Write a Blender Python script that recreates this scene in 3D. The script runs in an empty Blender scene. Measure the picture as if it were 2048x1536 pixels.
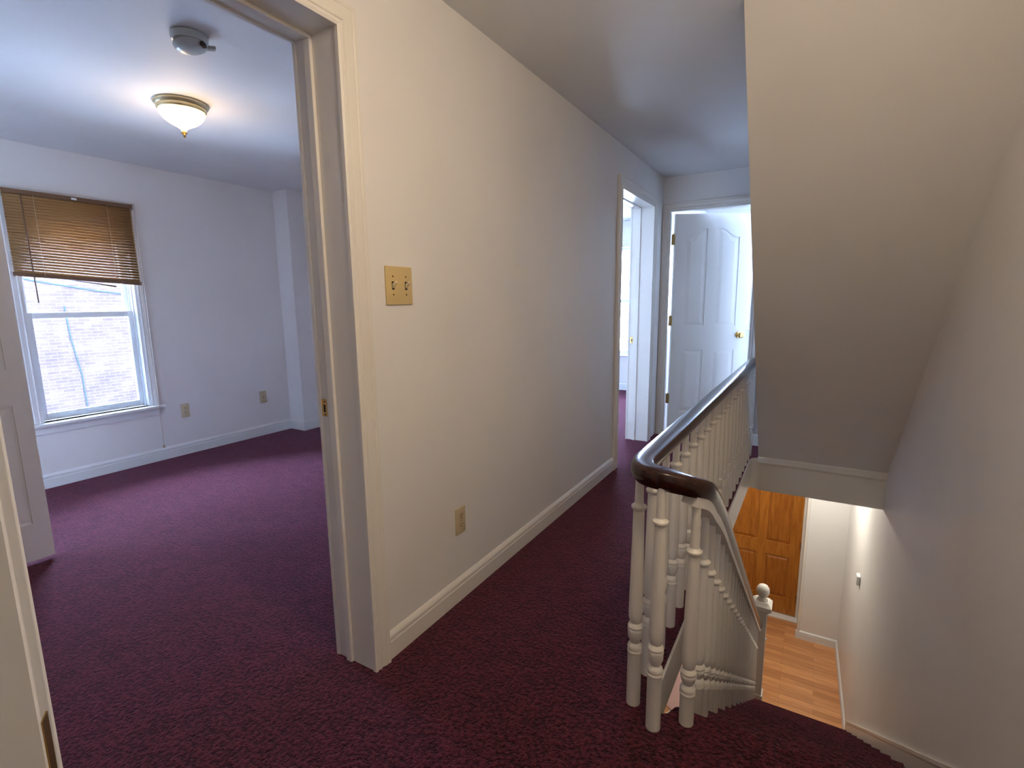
import bpy, bmesh, math, random
from mathutils import Vector, Matrix
random.seed(4)
C = bpy.context.scene.collection
PI = math.pi

# ------------------------------------------------------------------ helpers
def tag(o, label=None, cat=None, group=None, kind=None):
    if label: o['label'] = label
    if cat: o['category'] = cat
    if group: o['group'] = group
    if kind: o['kind'] = kind
    return o

def empty(name, loc, label, cat, group=None, kind=None):
    o = bpy.data.objects.new(name, None); C.objects.link(o)
    o.location = loc; o.empty_display_size = .05
    return tag(o, label, cat, group, kind)

class MB:
    """collects shapes into one mesh"""
    def __init__(self): self.bm = bmesh.new()
    def box(self, x0, x1, y0, y1, z0, z1, bev=0.0, M=None):
        vs = [self.bm.verts.new((x, y, z)) for x in (x0, x1) for y in (y0, y1) for z in (z0, z1)]
        idx = [(0,1,3,2),(4,6,7,5),(0,4,5,1),(2,3,7,6),(0,2,6,4),(1,5,7,3)]
        fs = [self.bm.faces.new([vs[i] for i in f]) for f in idx]
        if M is not None:
            for v in vs: v.co = M @ v.co
        if bev > 0:
            es = set(e for f in fs for e in f.edges)
            bmesh.ops.bevel(self.bm, geom=list(es), offset=bev, segments=2, affect='EDGES', profile=.6)
        return self
    def prism(self, pts, axis, a0, a1):
        """pts: 2D polygon in the two remaining axes (order x,y,z without `axis`)"""
        def P(p, a):
            return {'x': (a, p[0], p[1]), 'y': (p[0], a, p[1]), 'z': (p[0], p[1], a)}[axis]
        A = [self.bm.verts.new(P(p, a0)) for p in pts]; B = [self.bm.verts.new(P(p, a1)) for p in pts]
        n = len(pts)
        self.bm.faces.new(A[::-1]); self.bm.faces.new(B)
        for i in range(n): self.bm.faces.new([A[i], A[(i+1) % n], B[(i+1) % n], B[i]])
        return self
    def hexa(self, p):
        """8 points: bottom 4 (ccw), top 4"""
        vs = [self.bm.verts.new(q) for q in p]
        for f in [(3,2,1,0),(4,5,6,7),(0,1,5,4),(1,2,6,5),(2,3,7,6),(3,0,4,7)]:
            self.bm.faces.new([vs[i] for i in f])
        return self
    def lathe(self, prof, c=(0,0,0), n=24, M=None, cap=True):
        """prof: list of (radius, height) from low to high"""
        rings = []
        new = []
        for r, z in prof:
            ring = []
            for k in range(n):
                a = 2*PI*k/n
                v = self.bm.verts.new((c[0]+r*math.cos(a), c[1]+r*math.sin(a), c[2]+z)); ring.append(v); new.append(v)
            rings.append(ring)
        for a, b in zip(rings, rings[1:]):
            for k in range(n):
                self.bm.faces.new([a[k], a[(k+1) % n], b[(k+1) % n], b[k]])
        if cap:
            self.bm.faces.new(rings[0][::-1]); self.bm.faces.new(rings[-1])
        if M is not None:
            for v in new: v.co = M @ v.co
        return self
    def sweep(self, path, prof, caps=True, up=Vector((0,0,1))):
        """sweep closed 2D profile (side, up) along path keeping it upright"""
        rings = []
        n = len(path); path = [Vector(p) for p in path]
        for i, p in enumerate(path):
            t = (path[min(i+1, n-1)] - path[max(i-1, 0)]).normalized()
            side = t.cross(up).normalized()
            u = side.cross(t).normalized()
            rings.append([self.bm.verts.new(p + side*a + u*b) for a, b in prof])
        m = len(prof)
        for A, B in zip(rings, rings[1:]):
            for k in range(m): self.bm.faces.new([A[k], A[(k+1) % m], B[(k+1) % m], B[k]])
        if caps:
            self.bm.faces.new(rings[0][::-1]); self.bm.faces.new(rings[-1])
        return self
    def tube(self, path, r, n=8):
        prof = [(r*math.cos(2*PI*k/n), r*math.sin(2*PI*k/n)) for k in range(n)]
        p0 = Vector(path[0]); p1 = Vector(path[-1])
        up = Vector((0,0,1)) if abs((p1-p0).normalized().z) < .9 else Vector((0,1,0))
        return self.sweep(path, prof, up=up)
    def build(self, name, mat, parent=None, smooth=False, angle=35):
        bmesh.ops.recalc_face_normals(self.bm, faces=self.bm.faces[:])
        me = bpy.data.meshes.new(name); self.bm.to_mesh(me); self.bm.free()
        if smooth:
            for p in me.polygons: p.use_smooth = True
            try: me.set_sharp_from_angle(angle=math.radians(angle))
            except Exception: pass
        me.materials.append(mat)
        o = bpy.data.objects.new(name, me); C.objects.link(o)
        if parent is not None:
            o.parent = parent
            if parent.type == 'EMPTY': o.matrix_parent_inverse = parent.matrix_basis.inverted()
        return o

def casing(mb, fn, a0, a1, z0, zt, prof, bottom=False):
    """moulding round a rectangular opening. fn(a, w, z)->xyz ; prof: (u outward, w off the wall)"""
    paths = []
    for u, w in prof:
        pts = [(a0-u, z0 - (u if bottom else 0)), (a0-u, zt+u), (a1+u, zt+u), (a1+u, z0 - (u if bottom else 0))]
        paths.append([mb.bm.verts.new(fn(a, w, z)) for a, z in pts])
    m = len(paths)
    for i in range(m):
        A, B = paths[i], paths[(i+1) % m]
        segs = [(0,1),(1,2),(2,3)] + ([(3,0)] if bottom else [])
        for s, e in segs: mb.bm.faces.new([A[s], A[e], B[e], B[s]])
    if not bottom:
        mb.bm.faces.new([p[0] for p in paths]); mb.bm.faces.new([p[3] for p in paths][::-1])
    return mb

def mould(mb, p0, p1, nrm, prof):
    """baseboard profile (w off the wall, z) extruded between two floor points, nrm = outward from wall"""
    p0, p1, nrm = Vector(p0), Vector(p1), Vector(nrm).normalized()
    A = [mb.bm.verts.new(p0 + nrm*w + Vector((0,0,z))) for w, z in prof]
    B = [mb.bm.verts.new(p1 + nrm*w + Vector((0,0,z))) for w, z in prof]
    m = len(prof)
    for k in range(m): mb.bm.faces.new([A[k], A[(k+1) % m], B[(k+1) % m], B[k]])
    mb.bm.faces.new(A[::-1]); mb.bm.faces.new(B)
    return mb

# ------------------------------------------------------------------ materials
def newmat(name):
    m = bpy.data.materials.new(name); m.use_nodes = True
    nt = m.node_tree; b = nt.nodes['Principled BSDF']
    return m, nt, b

def noise_bump(nt, b, scale, strength, dist=.001, detail=4):
    tc = nt.nodes.new('ShaderNodeTexCoord'); n = nt.nodes.new('ShaderNodeTexNoise')
    n.inputs['Scale'].default_value = scale; n.inputs['Detail'].default_value = detail
    bp = nt.nodes.new('ShaderNodeBump'); bp.inputs['Strength'].default_value = strength; bp.inputs['Distance'].default_value = dist
    nt.links.new(tc.outputs['Object'], n.inputs['Vector']); nt.links.new(n.outputs['Fac'], bp.inputs['Height'])
    nt.links.new(bp.outputs['Normal'], b.inputs['Normal'])
    return tc, n, bp

def paint(name, col, rough=.5, bump=.15, scale=60, var=.03, spec=.4):
    m, nt, b = newmat(name)
    b.inputs['Roughness'].default_value = rough; b.inputs['Specular IOR Level'].default_value = spec
    tc, n, bp = noise_bump(nt, b, scale, bump)
    n2 = nt.nodes.new('ShaderNodeTexNoise'); n2.inputs['Scale'].default_value = 1.7; n2.inputs['Detail'].default_value = 3
    nt.links.new(tc.outputs['Object'], n2.inputs['Vector'])
    r = nt.nodes.new('ShaderNodeValToRGB')
    r.color_ramp.elements[0].position = .3; r.color_ramp.elements[1].position = .7
    r.color_ramp.elements[0].color = tuple(c*(1-var) for c in col)+(1,); r.color_ramp.elements[1].color = tuple(min(1, c*(1+var)) for c in col)+(1,)
    nt.links.new(n2.outputs['Fac'], r.inputs['Fac']); nt.links.new(r.outputs['Color'], b.inputs['Base Color'])
    return m

def plain(name, col, rough=.5, metal=0.0, spec=.5):
    m, nt, b = newmat(name)
    b.inputs['Base Color'].default_value = (*col, 1); b.inputs['Roughness'].default_value = rough
    b.inputs['Metallic'].default_value = metal; b.inputs['Specular IOR Level'].default_value = spec
    noise_bump(nt, b, 90, .05)
    return m

WALL = paint('wall_paint', (.84,.825,.815), .42, .12, 70)
CEIL = paint('ceiling_paint', (.82,.815,.81), .6, .15, 50)
TRIM = paint('trim_paint', (.82,.79,.74), .3, .08, 40, .02, .5)
TRIMC = paint('window_trim_paint', (.80,.80,.80), .35, .08, 40, .02, .5)
DOORP = paint('door_paint', (.80,.79,.77), .35, .1, 120, .01, .5)
BALP = paint('baluster_paint', (.78,.75,.70), .38, .25, 35, .05, .5)

def carpet_mat():
    m, nt, b = newmat('burgundy_carpet')
    b.inputs['Roughness'].default_value = .95; b.inputs['Specular IOR Level'].default_value = .03
    b.inputs['Sheen Weight'].default_value = .38; b.inputs['Sheen Roughness'].default_value = .45
    b.inputs['Sheen Tint'].default_value = (.85,.38,.55,1)
    tc = nt.nodes.new('ShaderNodeTexCoord')
    n1 = nt.nodes.new('ShaderNodeTexNoise'); n1.inputs['Scale'].default_value = 75; n1.inputs['Detail'].default_value = 4; n1.inputs['Roughness'].default_value = .7
    n2 = nt.nodes.new('ShaderNodeTexNoise'); n2.inputs['Scale'].default_value = 14; n2.inputs['Detail'].default_value = 5; n2.inputs['Roughness'].default_value = .7
    mx = nt.nodes.new('ShaderNodeMath'); mx.operation = 'MULTIPLY_ADD'; mx.inputs[1].default_value = .35
    r = nt.nodes.new('ShaderNodeValToRGB')
    e = r.color_ramp.elements
    e[0].position = .60; e[0].color = (.004,.0008,.0009,1); e[1].position = .77; e[1].color = (.095,.014,.022,1)
    for n in (n1, n2): nt.links.new(tc.outputs['Object'], n.inputs['Vector'])
    nt.links.new(n2.outputs['Fac'], mx.inputs[0]); nt.links.new(n1.outputs['Fac'], mx.inputs[2])
    nt.links.new(mx.outputs[0], r.inputs['Fac']); nt.links.new(r.outputs['Color'], b.inputs['Base Color'])
    bp = nt.nodes.new('ShaderNodeBump'); bp.inputs['Strength'].default_value = 1.0; bp.inputs['Distance'].default_value = .012
    nt.links.new(mx.outputs[0], bp.inputs['Height']); nt.links.new(bp.outputs['Normal'], b.inputs['Normal'])
    return m
CARPET = carpet_mat()

def wood_mat(name, c0, c1, scale, rough, axis_scale, bump=.1):
    m, nt, b = newmat(name)
    b.inputs['Roughness'].default_value = rough
    tc = nt.nodes.new('ShaderNodeTexCoord'); mp = nt.nodes.new('ShaderNodeMapping')
    mp.inputs['Scale'].default_value = axis_scale
    n = nt.nodes.new('ShaderNodeTexNoise'); n.inputs['Scale'].default_value = scale; n.inputs['Detail'].default_value = 6; n.inputs['Distortion'].default_value = .6
    r = nt.nodes.new('ShaderNodeValToRGB'); r.color_ramp.elements[0].position = .3; r.color_ramp.elements[1].position = .72
    r.color_ramp.elements[0].color = (*c0,1); r.color_ramp.elements[1].color = (*c1,1)
    nt.links.new(tc.outputs['Object'], mp.inputs['Vector']); nt.links.new(mp.outputs['Vector'], n.inputs['Vector'])
    nt.links.new(n.outputs['Fac'], r.inputs['Fac']); nt.links.new(r.outputs['Color'], b.inputs['Base Color'])
    bp = nt.nodes.new('ShaderNodeBump'); bp.inputs['Strength'].default_value = bump; bp.inputs['Distance'].default_value = .001
    nt.links.new(n.outputs['Fac'], bp.inputs['Height']); nt.links.new(bp.outputs['Normal'], b.inputs['Normal'])
    return m, nt, b, tc, n, r
RAIL = wood_mat('dark_varnished_wood', (.016,.005,.003), (.045,.013,.008), 9, .2, (3,.5,3))[0]
PINE = wood_mat('orange_pine', (.36,.115,.012), (.56,.22,.035), 6, .35, (6,6,.6))[0]
PINEP = wood_mat('orange_pine_panel', (.31,.095,.010), (.50,.18,.028), 7, .35, (6,6,.6))[0]

def plank_mat():
    m, nt, b = newmat('oak_strip_floor')
    b.inputs['Roughness'].default_value = .3
    tc = nt.nodes.new('ShaderNodeTexCoord'); mp = nt.nodes.new('ShaderNodeMapping')
    br = nt.nodes.new('ShaderNodeTexBrick')
    br.inputs['Scale'].default_value = 1; br.inputs['Brick Width'].default_value = .6; br.inputs['Row Height'].default_value = .07
    br.inputs['Mortar Size'].default_value = .0012; br.inputs['Mortar Smooth'].default_value = .2
    br.inputs['Color1'].default_value = (.56,.25,.10,1); br.inputs['Color2'].default_value = (.80,.40,.18,1); br.inputs['Mortar'].default_value = (.30,.12,.045,1)
    n = nt.nodes.new('ShaderNodeTexNoise'); n.inputs['Scale'].default_value = 5; n.inputs['Detail'].default_value = 6
    mp2 = nt.nodes.new('ShaderNodeMapping'); mp2.inputs['Scale'].default_value = (1,14,1)
    mix = nt.nodes.new('ShaderNodeMixRGB'); mix.blend_type = 'MULTIPLY'; mix.inputs['Fac'].default_value = .55
    r = nt.nodes.new('ShaderNodeValToRGB'); r.color_ramp.elements[0].position = .3; r.color_ramp.elements[0].color = (.62,.55,.5,1); r.color_ramp.elements[1].position = .65
    nt.links.new(tc.outputs['Object'], mp.inputs['Vector']); nt.links.new(mp.outputs['Vector'], br.inputs['Vector'])
    nt.links.new(tc.outputs['Object'], mp2.inputs['Vector']); nt.links.new(mp2.outputs['Vector'], n.inputs['Vector'])
    nt.links.new(n.outputs['Fac'], r.inputs['Fac']); nt.links.new(br.outputs['Color'], mix.inputs['Color1']); nt.links.new(r.outputs['Color'], mix.inputs['Color2'])
    nt.links.new(mix.outputs['Color'], b.inputs['Base Color'])
    return m
PLANK = plank_mat()

def brick_mat():
    m, nt, b = newmat('pale_red_brick')
    b.inputs['Specular IOR Level'].default_value = 0.0
    b.inputs['Roughness'].default_value = .9
    tc = nt.nodes.new('ShaderNodeTexCoord'); mp = nt.nodes.new('ShaderNodeMapping')
    mp.inputs['Rotation'].default_value = (0, PI/2, PI/2)
    sx = nt.nodes.new('ShaderNodeSeparateXYZ'); cx = nt.nodes.new('ShaderNodeCombineXYZ')
    nt.links.new(tc.outputs['Object'], sx.inputs[0]); nt.links.new(sx.outputs['Y'], cx.inputs['X']); nt.links.new(sx.outputs['Z'], cx.inputs['Y'])
    br = nt.nodes.new('ShaderNodeTexBrick'); br.inputs['Scale'].default_value = 1
    br.inputs['Brick Width'].default_value = .215; br.inputs['Row Height'].default_value = .067; br.inputs['Mortar Size'].default_value = .006
    br.inputs['Color1'].default_value = (.023,.0165,.0170,1); br.inputs['Color2'].default_value = (.028,.0205,.0208,1); br.inputs['Mortar'].default_value = (.033,.029,.029,1)
    nt.links.new(cx.outputs[0], br.inputs['Vector'])
    n = nt.nodes.new('ShaderNodeTexNoise'); n.inputs['Scale'].default_value = 2.5; n.inputs['Detail'].default_value = 6
    r = nt.nodes.new('ShaderNodeValToRGB'); r.color_ramp.elements[0].position = .35; r.color_ramp.elements[0].color = (.72,.68,.72,1)
    r.color_ramp.elements[1].position = .65; r.color_ramp.elements[1].color = (1,1,1,1)
    mix = nt.nodes.new('ShaderNodeMixRGB'); mix.blend_type = 'MULTIPLY'; mix.inputs['Fac'].default_value = .7
    nt.links.new(tc.outputs['Object'], n.inputs['Vector']); nt.links.new(n.outputs['Fac'], r.inputs['Fac'])
    nt.links.new(br.outputs['Color'], mix.inputs['Color1']); nt.links.new(r.outputs['Color'], mix.inputs['Color2'])
    nt.links.new(mix.outputs['Color'], b.inputs['Base Color'])
    return m
BRICK = brick_mat()

def glass_mat():
    m = bpy.data.materials.new('window_glass'); m.use_nodes = True; nt = m.node_tree
    nt.nodes.remove(nt.nodes['Principled BSDF']); out = nt.nodes['Material Output']
    t = nt.nodes.new('ShaderNodeBsdfTransparent'); t.inputs['Color'].default_value = (.93,.97,1,1)
    g = nt.nodes.new('ShaderNodeBsdfGlossy'); g.inputs['Roughness'].default_value = .02
    f = nt.nodes.new('ShaderNodeFresnel'); f.inputs['IOR'].default_value = 1.25
    mx = nt.nodes.new('ShaderNodeMixShader')
    nt.links.new(f.outputs[0], mx.inputs['Fac']); nt.links.new(t.outputs[0], mx.inputs[1]); nt.links.new(g.outputs[0], mx.inputs[2])
    nt.links.new(mx.outputs[0], out.inputs['Surface'])
    return m
GLASS = glass_mat()

def lamp_glass(strength, col=(1,.68,.30)):
    m, nt, b = newmat('lit_ribbed_lamp_glass')
    b.inputs['Base Color'].default_value = (.95,.85,.6,1); b.inputs['Roughness'].default_value = .25
    tc = nt.nodes.new('ShaderNodeTexCoord'); n = nt.nodes.new('ShaderNodeTexNoise'); n.inputs['Scale'].default_value = 14
    r = nt.nodes.new('ShaderNodeMapRange'); r.inputs['From Min'].default_value = .35; r.inputs['From Max'].default_value = .62
    r.inputs['To Min'].default_value = strength*.35; r.inputs['To Max'].default_value = strength*1.3
    nt.links.new(tc.outputs['Object'], n.inputs['Vector']); nt.links.new(n.outputs['Fac'], r.inputs['Value'])
    b.inputs['Emission Color'].default_value = (*col,1); nt.links.new(r.outputs[0], b.inputs['Emission Strength'])
    return m
BRASS = plain('brass', (.78,.55,.22), .22, 1.0)
OLDBRASS = plain('tarnished_brass', (.30,.19,.07), .38, 1.0)
ALMOND = plain('almond_plastic', (.68,.52,.25), .35)
ALMOND2 = plain('almond_plate_plastic', (.60,.50,.33), .4)
TOGGLE = plain('ivory_toggle_plastic', (.85,.74,.50), .3)
BLACK = plain('black_slot', (.01,.009,.008), .6)
SLAT = plain('brown_blind_slat', (.30,.16,.06), .6, 0, .2)
SLATD = plain('dark_brown_blind_rail', (.15,.075,.035), .4)
CORD = plain('beige_cord', (.55,.42,.26), .8)
VINYL = plain('white_vinyl_sash', (.80,.84,.88), .35)
SMOKE = plain('aged_white_plastic', (.48,.49,.45), .3)
STEEL = plain('grey_metal', (.5,.5,.48), .35, 1.0)
FLATBLACK = plain('flat_black', (.012,.011,.010), .95)
PINKM = plain('pale_pink', (.85,.55,.52), .9)
CABLE = plain('grey_green_cable', (.010,.016,.015), .9, 0, 0)
PANEW = plain('pale_gold_lamp_metal', (.70,.60,.36), .3, .7)

# ------------------------------------------------------------------ dimensions
H = 2.324; G = -2.73; W = -3.326; E = 4.732; JX = -.17; FC = -.16; HB = -.27
RISE, RUN, Y0 = .21, .283, 1.45
def xr(y): return 1.728 + .018*(6.4-y)       # the right wall is slightly out of parallel
def nose(y): return -RISE/RUN*(y-Y0)

def struct(name, mb, mat, label, cat, parent=None, smooth=False):
    o = mb.build(name, mat, parent, smooth)
    return tag(o, label, cat, kind='structure')

# ------------------------------------------------------------------ walls
DY0, DY1, DZ = .185, 1.098, 2.035            # near doorway
D2A, D2B = 3.59, 4.407                       # far doorway in the same wall
def notched_wall(x0, x1, y0, y1, z0, z1, holes):
    """wall normal to x with rectangular holes (ya,yb,za,zb), sorted by ya"""
    mb = MB(); y = y0
    for ya, yb, za, zb in holes:
        mb.box(x0, x1, y, ya, z0, z1)
        if za > z0: mb.box(x0, x1, ya, yb, z0, za)
        if zb < z1: mb.box(x0, x1, ya, yb, zb, z1)
        y = yb
    mb.box(x0, x1, y, y1, z0, z1)
    bmesh.ops.remove_doubles(mb.bm, verts=mb.bm.verts[:], dist=1e-5)
    return mb
def notched_wall_y(y0, y1, x0, x1, z0, z1, holes):
    mb = MB(); x = x0
    for xa, xb, za, zb in holes:
        mb.box(x, xa, y0, y1, z0, z1)
        if za > z0: mb.box(xa, xb, y0, y1, z0, za)
        if zb < z1: mb.box(xa, xb, y0, y1, zb, z1)
        x = xb
    mb.box(x, x1, y0, y1, z0, z1)
    return mb
struct('wall_left', notched_wall(JX+.012, 0, -.6, 6.9, 0, H, [(DY0-.02, DY1+.018, 0, DZ+.018), (D2A-.018, D2B+.018, 0, DZ+.018)]), WALL,
       'white hall wall on the left with the double light switch on it', 'wall')
WY0, WY1, WZ0, WZ1 = 1.265, 1.95, .462, 1.985
struct('wall_window', notched_wall(W-.16, W, -1.7, 3.5, 0, H, [(-1.0, -.315, WZ0, WZ1), (WY0, WY1, WZ0, WZ1)]), WALL,
       'white bedroom wall around the window with the brown blind', 'wall')
mb = MB(); mb.box(W, JX+.012, 3.36, 3.48, 0, H); struct('wall_bedroom_far', mb, WALL, 'white bedroom wall at the far right corner, seen past the door frame', 'wall')
mb = MB(); mb.box(W, -3.115, 3.19, 3.36, 0, H); struct('wall_corner_pier', mb, WALL, 'narrow white pier boxed out in the bedroom corner', 'wall')
mb = MB(); mb.box(-2.09, JX+.012, -.02, .085, 0, H); mb.box(-2.09, -1.99, -1.6, -.02, 0, H); mb.box(W, -1.99, -1.7, -1.6, 0, H); struct('wall_bedroom_near', mb, WALL, 'white bedroom wall behind the panelled closet door', 'wall')
# end wall with its door opening
EX0, EX1 = .075, .768
struct('wall_end', notched_wall_y(E, E+.11, 0, 1.85, 0, H, [(EX0-.015, EX1+.015, 0, 2.045)]), WALL, 'white wall at the far end of the hall above the door', 'wall')
# back wall behind the camera, with the doorway of the near door
struct('wall_back', notched_wall_y(-.72, -.6, JX, 1.95, 0, H, [(.34, 1.11, 0, 2.035)]), WALL, 'white hall wall behind the camera', 'wall')
mb = notched_wall_y(-2.9, -2.75, -1.1, 1.95, 0, H, []); mb.box(-1.1, -1.0, -2.75, -.6, 0, H); mb.box(-1.1, JX, -.72, -.6, 0, H)
struct('wall_rear_room', mb, WALL, 'white walls of the room behind the camera', 'wall')
# room behind the far doorway and room at the end share the street wall
WA0, WA1, WAZ0, WAZ1 = -1.55, -.80, .50, 2.0
WB0, WB1, WBZ0, WBZ1 = .50, 1.10, .9, 1.95
struct('wall_street', notched_wall_y(6.9, 7.05, W, 1.95, FC, H, [(WA0, WA1, WAZ0, WAZ1), (WB0, WB1, WBZ0, WBZ1)]), WALL, 'white wall with windows at the far end of the back rooms', 'wall')
mb = MB(); mb.box(W-.16, W, 3.5, 7.05, 0, H); struct('wall_far_room', mb, WALL, 'white side wall of the far bedroom', 'wall')
# right wall: both floors, tapering
mb = MB(); ya, yb = -2.9, 7.05
mb.hexa([(xr(ya), ya, G-.1), (xr(ya)+.12, ya, G-.1), (xr(yb)+.12, yb, G-.1), (xr(yb), yb, G-.1),
         (xr(ya), ya, H+.9), (xr(ya)+.12, ya, H+.9), (xr(yb)+.12, yb, H+.9), (xr(yb), yb, H+.9)])
struct('wall_right', mb, WALL, 'tall white wall on the right side of the stairwell, two storeys high', 'wall')
# slanted underside of the upper stairs: a thick slab from the hall ceiling to the far landing
SX = .926; SY0, SY1 = 2.163, 4.367
k = H/(SY1-SY0)
mb = MB()
def sp(x, y, up): return (x, y, (SY1-y)*k + up)
yt = SY0 - .06
mb.hexa([sp(SX, yt, 0), sp(xr(yt), yt, 0), sp(xr(SY1), SY1, 0), sp(SX, SY1, 0),
         sp(SX, yt, .09), sp(xr(yt), yt, .09), sp(xr(SY1), SY1, .09), sp(SX, SY1, .09)])
struct('ceiling_stair_slope', mb, WALL, 'white sloping underside of the upper stairs on the right', 'ceiling')
mb = MB(); mb.prism([(SY0-.0, H), (SY1+.03, .0), (SY1+.03, H)], 'x', SX, SX+.09)
struct('wall_stair_side', mb, WALL, 'triangular white hall wall closing the side of the upper stairs', 'wall')
mb = MB(); mb.box(SX, xr(4.4)+.02, SY1+.03, SY1+.12, 0, H)
struct('wall_stair_end', mb, WALL, 'white wall at the foot of the sloping stair soffit', 'wall')
# ceilings
mb = MB(); mb.box(W, 1.98, -2.9, SY0-.0, H, H+.12); mb.box(W, SX+.09, SY0, 7.0, H, H+.12); mb.box(SX+.09, 1.95, SY1+.03, 7.0, H, H+.12)
struct('ceiling', mb, CEIL, 'smooth white painted ceiling over the hall and bedrooms', 'ceiling')
# ------------------------------------------------------------------ floors
WX = .866                                     # edge of the stairwell on the hall side
edge = [(.94, SY1+.01), (.90, SY1-.01), (.876, SY1-.04), (WX, SY1-.09), (WX, 1.47), (WX+.012, 1.425), (WX+.035, 1.402), (.925, 1.418), (.940, 1.455), (.948, 1.46), (1.95, 1.46)]
poly = [(W-.01, -2.9), (W-.01, 6.95), (1.95, 6.95), (1.95, SY1+.02)] + edge + [(1.95, -2.9)]
mb = MB(); mb.prism(poly, 'z', -.03, 0)
o = struct('floor', mb, CARPET, 'dark burgundy carpeted upper floor running through hall and bedrooms', 'floor')
# white plaster edge of the floor opening (fascia), with the rounded corner, and the header
pts = [(xr(SY1), SY1), (.945, SY1)] + [(.945-.07*math.sin(a), SY1-.07+.07*math.cos(a)) for a in [PI/12*i for i in range(1, 7)]]
pts += [(.875, 1.47), (.880, 1.43), (.896, 1.408), (.912, 1.41), (.928, 1.44)]
mb = MB()
n = len(pts)
ins = []
for i, p in enumerate(pts):
    a = Vector(pts[max(i-1,0)]); b = Vector(pts[min(i+1,n-1)]); t = (b-a).normalized()
    nr = Vector((t.y, -t.x))                  # away from the well
    ins.append((p[0]+nr.x*.022, p[1]+nr.y*.022))
for i in range(n-1):
    a, b, c, d = pts[i], pts[i+1], ins[i+1], ins[i]
    zf = lambda q: (HB + .035*min(1, max(0, (i+q-1)/6))) if i+q <= 7 else FC+.005
    z1 = -.004
    mb.hexa([(*a, zf(0)), (*b, zf(1)), (*c, zf(1)), (*d, zf(0)), (*a, z1), (*b, z1), (*c, z1), (*d, z1)])
bmesh.ops.remove_doubles(mb.bm, verts=mb.bm.verts[:], dist=1e-5)
struct('trim_1', mb, TRIM, 'white curved plaster edge of the floor around the stairwell opening', 'trim', smooth=True)
mb = MB(); prf = [(0,-.012),(.016,-.012),(.018,-.002),(.018,.035),(.012,.043),(.012,.05),(.006,.062),(0,.066)]
mould(mb, (SX-.003, SY1, -.03), (xr(SY1), SY1, -.03), (0,-1,0), prf)
struct('trim_2', mb, TRIM, 'white moulding strip along the foot of the slanted stair soffit', 'trim')
# lower storey
mb = MB(); mb.box(W, 1.9, -1.5, 6.95, G-.06, G)
struct('floor_lower', mb, PLANK, 'light oak strip floor of the storey below', 'floor')
poly2 = [(W, -1.5), (W, 6.95), (1.9, 6.95), (1.9, SY1+.022), (.945, SY1+.022), (.90, SY1+.0), (.865, SY1-.04), (WX-.014, SY1-.09), (WX-.014, 1.47), (WX+.0, 1.40), (.9, 1.38), (.93,1.40), (1.9, 1.40), (1.9, -1.5)]
mb = MB(); mb.prism(poly2, 'z', FC, -.031)
struct('ceiling_lower', mb, CEIL, 'white ceiling of the storey below, under the carpeted floor', 'ceiling')
mb = MB(); mb.box(W, 1.9, -1.6, -1.5, G, FC); mb.box(W-.1, W, -1.6, 7.05, G, FC)
struct('wall_lower', mb, WALL, 'white walls of the storey below', 'wall')
# vestibule: wall return, recessed front door
VX = 1.325; VY = 6.40; DYF = 6.80; DX0, DX1 = .40, 1.298
mb = MB(); mb.box(VX, xr(VY)+.03, VY, 6.95, G, FC); mb.box(W, DX0-.02, VY, 6.95, G, FC); mb.box(DX0-.02, VX, VY, 6.95, G+2.12, FC); mb.box(DX0-.02, VX, DYF+.06, 6.95, G, G+2.12)
struct('wall_front_lower', mb, WALL, 'white wall return beside the orange wooden front door', 'wall')

# ------------------------------------------------------------------ baseboards
BB = [(0,0),(.014,0),(.014,.072),(.011,.078),(.011,.083),(.014,.088),(.012,.097),(.006,.106),(.0,.112)]
BB = [(w, z*.9) for w, z in BB]
mb = MB(); mould(mb, (0, 1.165, 0), (0, 3.51, 0), (1,0,0), BB); struct('baseboard_left', mb, TRIM, 'white baseboard along the left hall wall between the two doorways', 'baseboard')
BB2 = [(w*1.1, z*1.0) for w, z in BB]
mb = MB(); mould(mb, (W, -1.6, 0), (W, 3.19, 0), (1,0,0), BB2); struct('baseboard_window', mb, TRIMC, 'white baseboard under the bedroom window', 'baseboard')
mb = MB(); mould(mb, (W, 3.19, 0), (-3.101, 3.19, 0), (0,-1,0), BB2); mould(mb, (-3.115, 3.176, 0), (-3.115, 3.36, 0), (1,0,0), BB2); mould(mb, (-3.115, 3.36, 0), (JX, 3.36, 0), (0,-1,0), BB2)
struct('baseboard_corner', mb, TRIMC, 'white baseboard stepping round the bedroom corner pier', 'baseboard')
mb = MB(); mould(mb, (W, 6.9, 0), (JX, 6.9, 0), (0,-1,0), BB2); struct('baseboard_far_room', mb, TRIMC, 'white baseboard below the far bedroom window', 'baseboard')
mb = MB(); mould(mb, (.845, E, 0), (1.6, E, 0), (0,-1,0), BB2); struct('baseboard_end', mb, TRIM, 'short white baseboard right of the end door', 'baseboard')
mb = MB(); mould(mb, (VX-.014, VY, G), (xr(VY), VY, G), (0,-1,0), BB2)
n0 = Vector((-1, -.018, 0)); mould(mb, (xr(4.85), 4.85, G), (xr(VY), VY, G), n0, BB2)
struct('baseboard_lower', mb, TRIMC, 'white baseboard round the lower hall by the front door', 'baseboard')

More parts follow.
